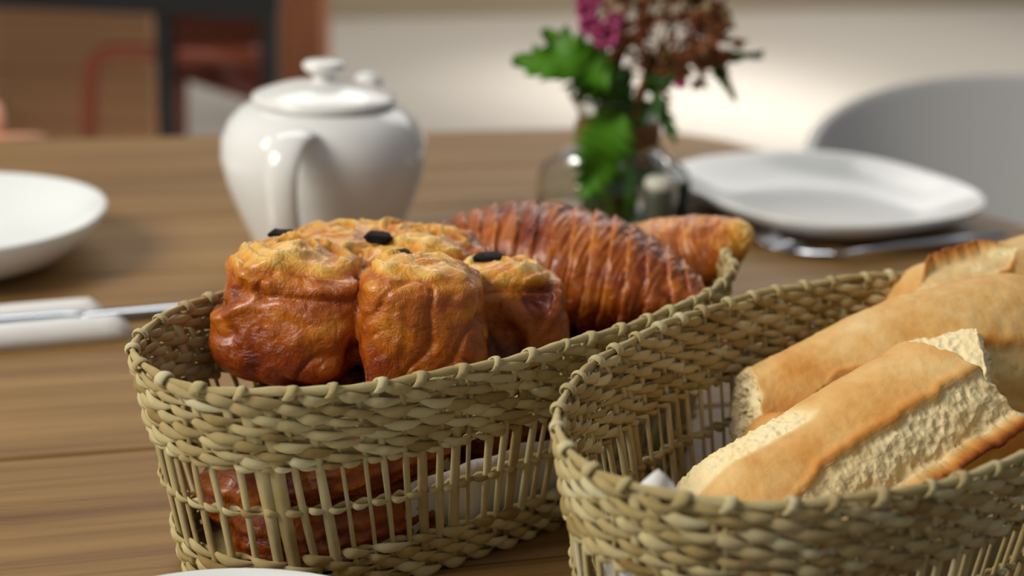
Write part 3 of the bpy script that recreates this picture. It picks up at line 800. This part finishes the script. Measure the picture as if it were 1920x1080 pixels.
for k in range(285):
    while True:
        q = Vector((r_.uniform(-1, 1), r_.uniform(-1, 1), r_.uniform(-1, 1)))
        if q.length <= 1 and q.length > .45: break
    p = hc + Vector((.004 + q.x*.060, q.y*.042, q.z*.046 - .022*max(0, q.x)**2))
    if noise.noise(p*48) < -.32: continue
    pr_ = protos[0 if k % 9 < 6 else 1 if k % 9 < 8 else 2]
    if id(pr_) in used: o = pr_.copy(); COL.objects.link(o)
    else: o = pr_; used.add(id(pr_))
    o.parent = hy; o.location = p - hy.location
    o.rotation_euler = (r_.uniform(-1.2, 1.2), r_.uniform(-1.2, 1.2), r_.uniform(0, 6))
    s_ = r_.uniform(.7, 1.25); o.scale = (s_, s_, s_)
for pr_ in protos:
    if id(pr_) not in used: bpy.data.objects.remove(pr_)
leaf_between(V(1330, 110), V(1428, 102, .01), .0045, 3, 'leafdark', hy, (0, -.4, 1), 5, .0)
leaf_between(V(1335, 110), V(1378, 188, -.01), .0050, 4, 'leafdark', hy, (0, -1, .2), 5, .0)
leaf_between(V(1205, 170), V(1300, 95, -.02), .014, 12, 'leafdark', hy, (0, -1, .5), 7, .004)
leaf_between(V(1175, 190, .02), V(1110, 80, .02), .018, 14, 'leafdark', hy, (0, -1, .3), 7, .004)
# 2 pink blossom
pk = thing('pink_blossom', 'small cluster of magenta blossoms at the left of the hydrangea', 'flower', vc + Vector((-.01, 0, .012)))
MB().tube([vc + Vector((.006, -.008, .012)), vc + Vector((-.002, -.004, .07)), V(1150, 190, -.012), V(1125, 100, -.015), V(1115, 60, -.015)], [.0022, .0022, .002, .0016, .0012], 8).build('stem', 'stemred', pk)
for k, (u, v, sz) in enumerate(((1100, 18, .010), (1105, 45, .010), (1140, 62, .0125), (1122, 55, .009), (1152, 35, .008), (1095, 2, .008), (1130, 70, .009), (1118, -10, .009), (1275, 152, .0065))):
    c = V(u, v, -.018); mb = MB(); rr_ = random.Random(k)
    for ly in range(2):
        for j in range(6):
            a = j*PI/3 + ly*.5 + k; el = .5 + .5*ly
            d = Vector((math.cos(a)*math.cos(el), -math.sin(el), math.sin(a)*math.cos(el))); s_ = Vector((-math.sin(a), 0, math.cos(a)))
            P = []
            for t, w_ in ((.05, .12), (.4, .42), (.8, .40), (1, .15)):
                cc = c + d*(sz*t) + Vector((0, -sz*.3*t*t, 0)); tk = d.cross(s_)*.0005
                P.append([cc - s_*(w_*sz), cc + tk, cc + s_*(w_*sz), cc - tk])
            mb.grid(P)
    mb.build('blossom', 'pink', pk)
# 3 leafy sprig
lf = thing('leafy_sprig', 'sprig of large serrated green leaves hanging over the left side of the vase', 'foliage', vc + Vector((-.015, -.01, .012)))
MB().tube([vc + Vector((-.006, .010, .010)), vc + Vector((-.010, .0, .06)), V(1150, 215, -.02), V(1135, 150, -.025), V(1120, 110, -.025)], [.0028, .0028, .0025, .002, .0015], 8).build('stem', 'stem', lf)
leaf_between(V(1150, 150, -.03), V(968, 96, -.03), .024, 21, 'leaf', lf, (-.1, -.6, .9), 6, .012, .25)
leaf_between(V(1135, 175, -.035), V(1020, 55, -.02), .024, 22, 'leaf', lf, (.1, -1, .5), 6, .004, .25)
leaf_between(V(1160, 205, -.045), V(1090, 368, -.060), .026, 23, 'leaf', lf, (.25, -1, .3), 8, -.006, .25)
leaf_between(V(1140, 110, .0), V(1085, 185, -.01), .019, 25, 'leaf', lf, (0, -1, .3), 6, .004, .2)
leaf_between(V(1225, 170, -.03), V(1262, 262, -.035), .0075, 24, 'leafdark', lf, (0, -1, .2), 5, -.014, .2)
leaf_between(V(1225, 190, -.01), V(1140, 260, -.03), .014, 26, 'leafdark', lf, (0, -1, .4), 6, -.004, .2)
for k, (a, r0) in enumerate(((0, .012), (1.2, .014), (2.3, .010), (3.4, .014), (4.4, .012), (5.4, .015))):
    MB().tube([vc + Vector((math.cos(a+2.6)*.018 - .004, math.sin(a+2.6)*.024, .011)), vc + Vector((math.cos(a+1)*.010, math.sin(a+1)*.010, .055)), vc + Vector((math.cos(a)*r0, math.sin(a)*r0, .085)), vc + Vector((math.cos(a)*r0*1.7, math.sin(a)*r0*1.7, .125))], [.0062, .0056, .0040, .0018], 8).build('stem', 'stem' if k % 5 else 'stemred', lf)

r_ = random.Random(9)
for k in range(9):
    x_ = -.020 + .0048*k + r_.uniform(-.001, .001); y_ = r_.uniform(-.022, .004)
    MB().tube([vc + Vector((x_ - .004, y_, .0085)), vc + Vector((x_*.9, y_*.8, .045)), vc + Vector((x_*.55, y_*.5, .080)), vc + Vector((x_*.9, y_*.6, .112))], [.0038, .0036, .0030, .0018], 8).build('stem', 'leaf' if k % 3 else 'stem', lf)
leaf_between(V(1165, 300, -.02), V(1250, 345, -.03), .014, 31, 'leaf', lf, (0, -1, .1), 5, 0, .1)

# ------------------------------------------------------------------ shakers
sc = at(1232, 428, z=0)*1.0; sc.y = 1.035; sc.x = at(1232, 400, y=1.035).x; sc.z = 0
sh = thing('salt_shaker', 'small grey cylindrical shaker with a pale cap before the vase', 'shaker', sc)
MB().lathe([(.010, 0), (.0112, .001), (.0112, .050), (.0105, .0525)], 32, sc).build('body', 'shaker', sh)
MB().lathe([(.0108, .0525), (.0112, .0535), (.0110, .058), (.009, .0605), (.002, .061)], 32, sc).build('cap', 'cap', sh)
pc = at(1279, 400, y=1.05); pc.z = 0
ps = thing('pepper_shaker', 'thin black bottle standing between the vase and the right plate', 'shaker', pc)
MB().lathe([(.0055, 0), (.0065, .001), (.0065, .032), (.0045, .038), (.0040, .046)], 24, pc).build('body', 'pepper', ps)
MB().lathe([(.0044, .046), (.0048, .047), (.0048, .053), (.003, .0545)], 24, pc).build('cap', 'pepper', ps)

# ------------------------------------------------------------------ grey shell chair on the right
cc = Vector((.60, 1.50, FZ)); sh = thing('shell_chair', 'pale grey moulded shell chair beyond the right end of the table', 'chair', cc)
mb = MB(); P = []; bd = math.radians(78)
nA, nZ = 60, 26
outer_s = []; 
for i in range(nA+1):
    al = -PI*.72 + 2*PI*.72*i/nA
    top = .034 - .125*(abs(al)/(PI*.72))**2.0 - .06*sstep(.7, 1, abs(al)/(PI*.72))
    col_ = []
    for k in range(nZ+1):
        q = k/nZ; z = -.30 + (top+.30)*q
        rad = .15 + .115*q**.55 + .012*q; dx = math.cos(al)*rad; dy = math.sin(al)*rad
        X = dx*math.cos(bd) - dy*math.sin(bd); Y = dx*math.sin(bd) + dy*math.cos(bd)
        col_.append(Vector((cc.x + X, cc.y + Y*.92, z)))
    outer_s.append(col_)
mb.grid(outer_s, closed=False)
bo = mb.build('shell_back', 'shell', sh); sd2 = bo.modifiers.new('t', 'SOLIDIFY'); sd2.thickness = .012
MB().lathe([(.02, -.31), (.13, -.312), (.158, -.300), (.162, -.29), (.155, -.284), (.10, -.292), (.02, -.295)], 48, (cc.x, cc.y, 0)).build('seat', 'shell', sh)
for a in (PI/4, 3*PI/4, 5*PI/4, 7*PI/4):
    MB().tube([(cc.x+math.cos(a)*.08, cc.y+math.sin(a)*.08, -.31), (cc.x+math.cos(a)*.21, cc.y+math.sin(a)*.21, FZ)], [.014, .010], 10).build('leg', 'tanwood', sh)

# ------------------------------------------------------------------ furniture behind on the left
BY = 3.1
bt = thing('side_table', 'black steel framed table standing far behind the teapot', 'table', (at(250, 100, y=BY).x, BY, FZ))
topz = at(250, 8, y=BY).z; xr2 = at(500, 5, y=BY+.55).x
xl, xr = at(-330, 5, y=BY).x, at(505, 5, y=BY).x; xm = at(301, 5, y=BY).x
MB().box(((xl+xr)/2, BY, topz), (xr-xl+.04, .04, .035)).build('frame_rail', 'black', bt, False)
MB().box(((xl+xr2)/2, BY+.55, topz), (xr2-xl+.04, .04, .035)).build('frame_rail', 'black', bt, False)
MB().box(((xl+xr)/2, BY+.28, topz+.03), (xr-xl+.05, .62, .025)).build('tabletop', 'black', bt, False)
for x_, y_ in ((xr, BY), (xm, BY+.02), (xl, BY), (xr2, BY+.55), (xl, BY+.55)):
    MB().box((x_, y_, (topz+FZ)/2), (.036, .036, topz-FZ-.01)).build('leg', 'black', bt, False)
# tan wooden bench front behind it
x0, x1 = at(-260, 150, y=4.1).x, at(292, 150, y=4.1).x
bn = thing('wooden_bench', 'tan wooden panelled bench behind the black table', 'bench', ((x0+x1)/2, 4.1, FZ))
ztop = .15
for k in range(6):
    h_ = (ztop-FZ)/6; MB().box(((x0+x1)/2, 4.1, FZ+h_*(k+.5)), (x1-x0, .03, h_-.004)).build('board', 'tanwood', bn, False)
MB().box(((x0+x1)/2, 4.3, ztop+.02), (x1-x0+.03, .46, .035)).build('seat_board', 'tanwood', bn, False)
# terracotta chair
CY = 3.35
tc = thing('terracotta_chair', 'terracotta red chair under the black table behind the teapot', 'chair', (at(400, 150, y=CY).x, CY, FZ))
def quadpanel(pts_, thick, name, mat, parent, bulge=.03):
    a_, b_, c_, d_ = [Vector(p) for p in pts_]; P = []; n = 12
    for i in range(n+1):
        P.append([(a_*(1-s_)+b_*s_)*(1-i/n) + (d_*(1-s_)+c_*s_)*(i/n) + Vector((0, bulge*math.sin(PI*s_)*math.sin(PI*i/n), 0)) for s_ in [j/n for j in range(n+1)]])
    o = MB().grid(P, closed=False).build(name, mat, parent); m_ = o.modifiers.new('t', 'SOLIDIFY'); m_.thickness = thick; return o
quadpanel([at(306, 20, y=CY), at(500, 20, y=CY), at(500, 200, y=CY), at(306, 138, y=CY)], .02, 'backrest', 'terra', tc)
quadpanel([at(306, 136, y=CY-.03), at(352, 150, y=CY-.03), at(352, 300, y=CY-.03), at(306, 300, y=CY-.03)], .02, 'side_panel', 'terra', tc, 0)
MB().tube([at(168, 420, y=CY-.2), at(168, 260, y=CY-.2), at(169, 150, y=CY-.2), at(174, 122, y=CY-.2), at(190, 104, y=CY-.2), at(218, 97, y=CY-.2), at(300, 98, y=CY-.2), at(400, 101, y=CY-.2), at(495, 102, y=CY-.2)], .0175, 12).build('armrest', 'terra2', tc)
for u in (168, 330, 480):
    a_ = at(u, 300, y=CY-.15); MB().tube([(a_.x, a_.y, a_.z), (a_.x, a_.y, FZ)], .016, 10).build('leg', 'terra2', tc)
# peach chair at the left edge of the table
pcx = at(-40, 250, y=1.50)
pe = thing('peach_chair', 'peach coloured chair with a curved arm at the far left edge', 'chair', (pcx.x, 1.62, FZ))
MB().tube([at(-210, 268, y=1.56), at(-80, 266, y=1.49), at(0, 265, y=1.47), at(50, 263, y=1.49), at(74, 262, y=1.53), at(70, 262, y=1.58)], [.010, .011, .011, .010, .009, .007], 12, ((0, 0, 1), .8)).build('armrest', 'peach', pe)
MB().tube([at(-8, 265, y=1.50), at(-6, 235, y=1.51), at(-12, 205, y=1.53), at(-40, 190, y=1.56), at(-150, 185, y=1.60)], .010, 12).build('backrest', 'peach', pe)
for u, y_ in ((-20, 1.50), (-200, 1.56), (60, 1.60), (-150, 1.85)):
    a_ = at(u, 268, y=y_); MB().tube([(a_.x, a_.y, a_.z), (a_.x, a_.y, FZ)], .012, 10).build('leg', 'peach', pe)
a_ = at(-80, 268, y=1.60); MB().box((a_.x, 1.68, -.30), (.36, .34, .03), 0, .01).build('seat', 'peach', pe)
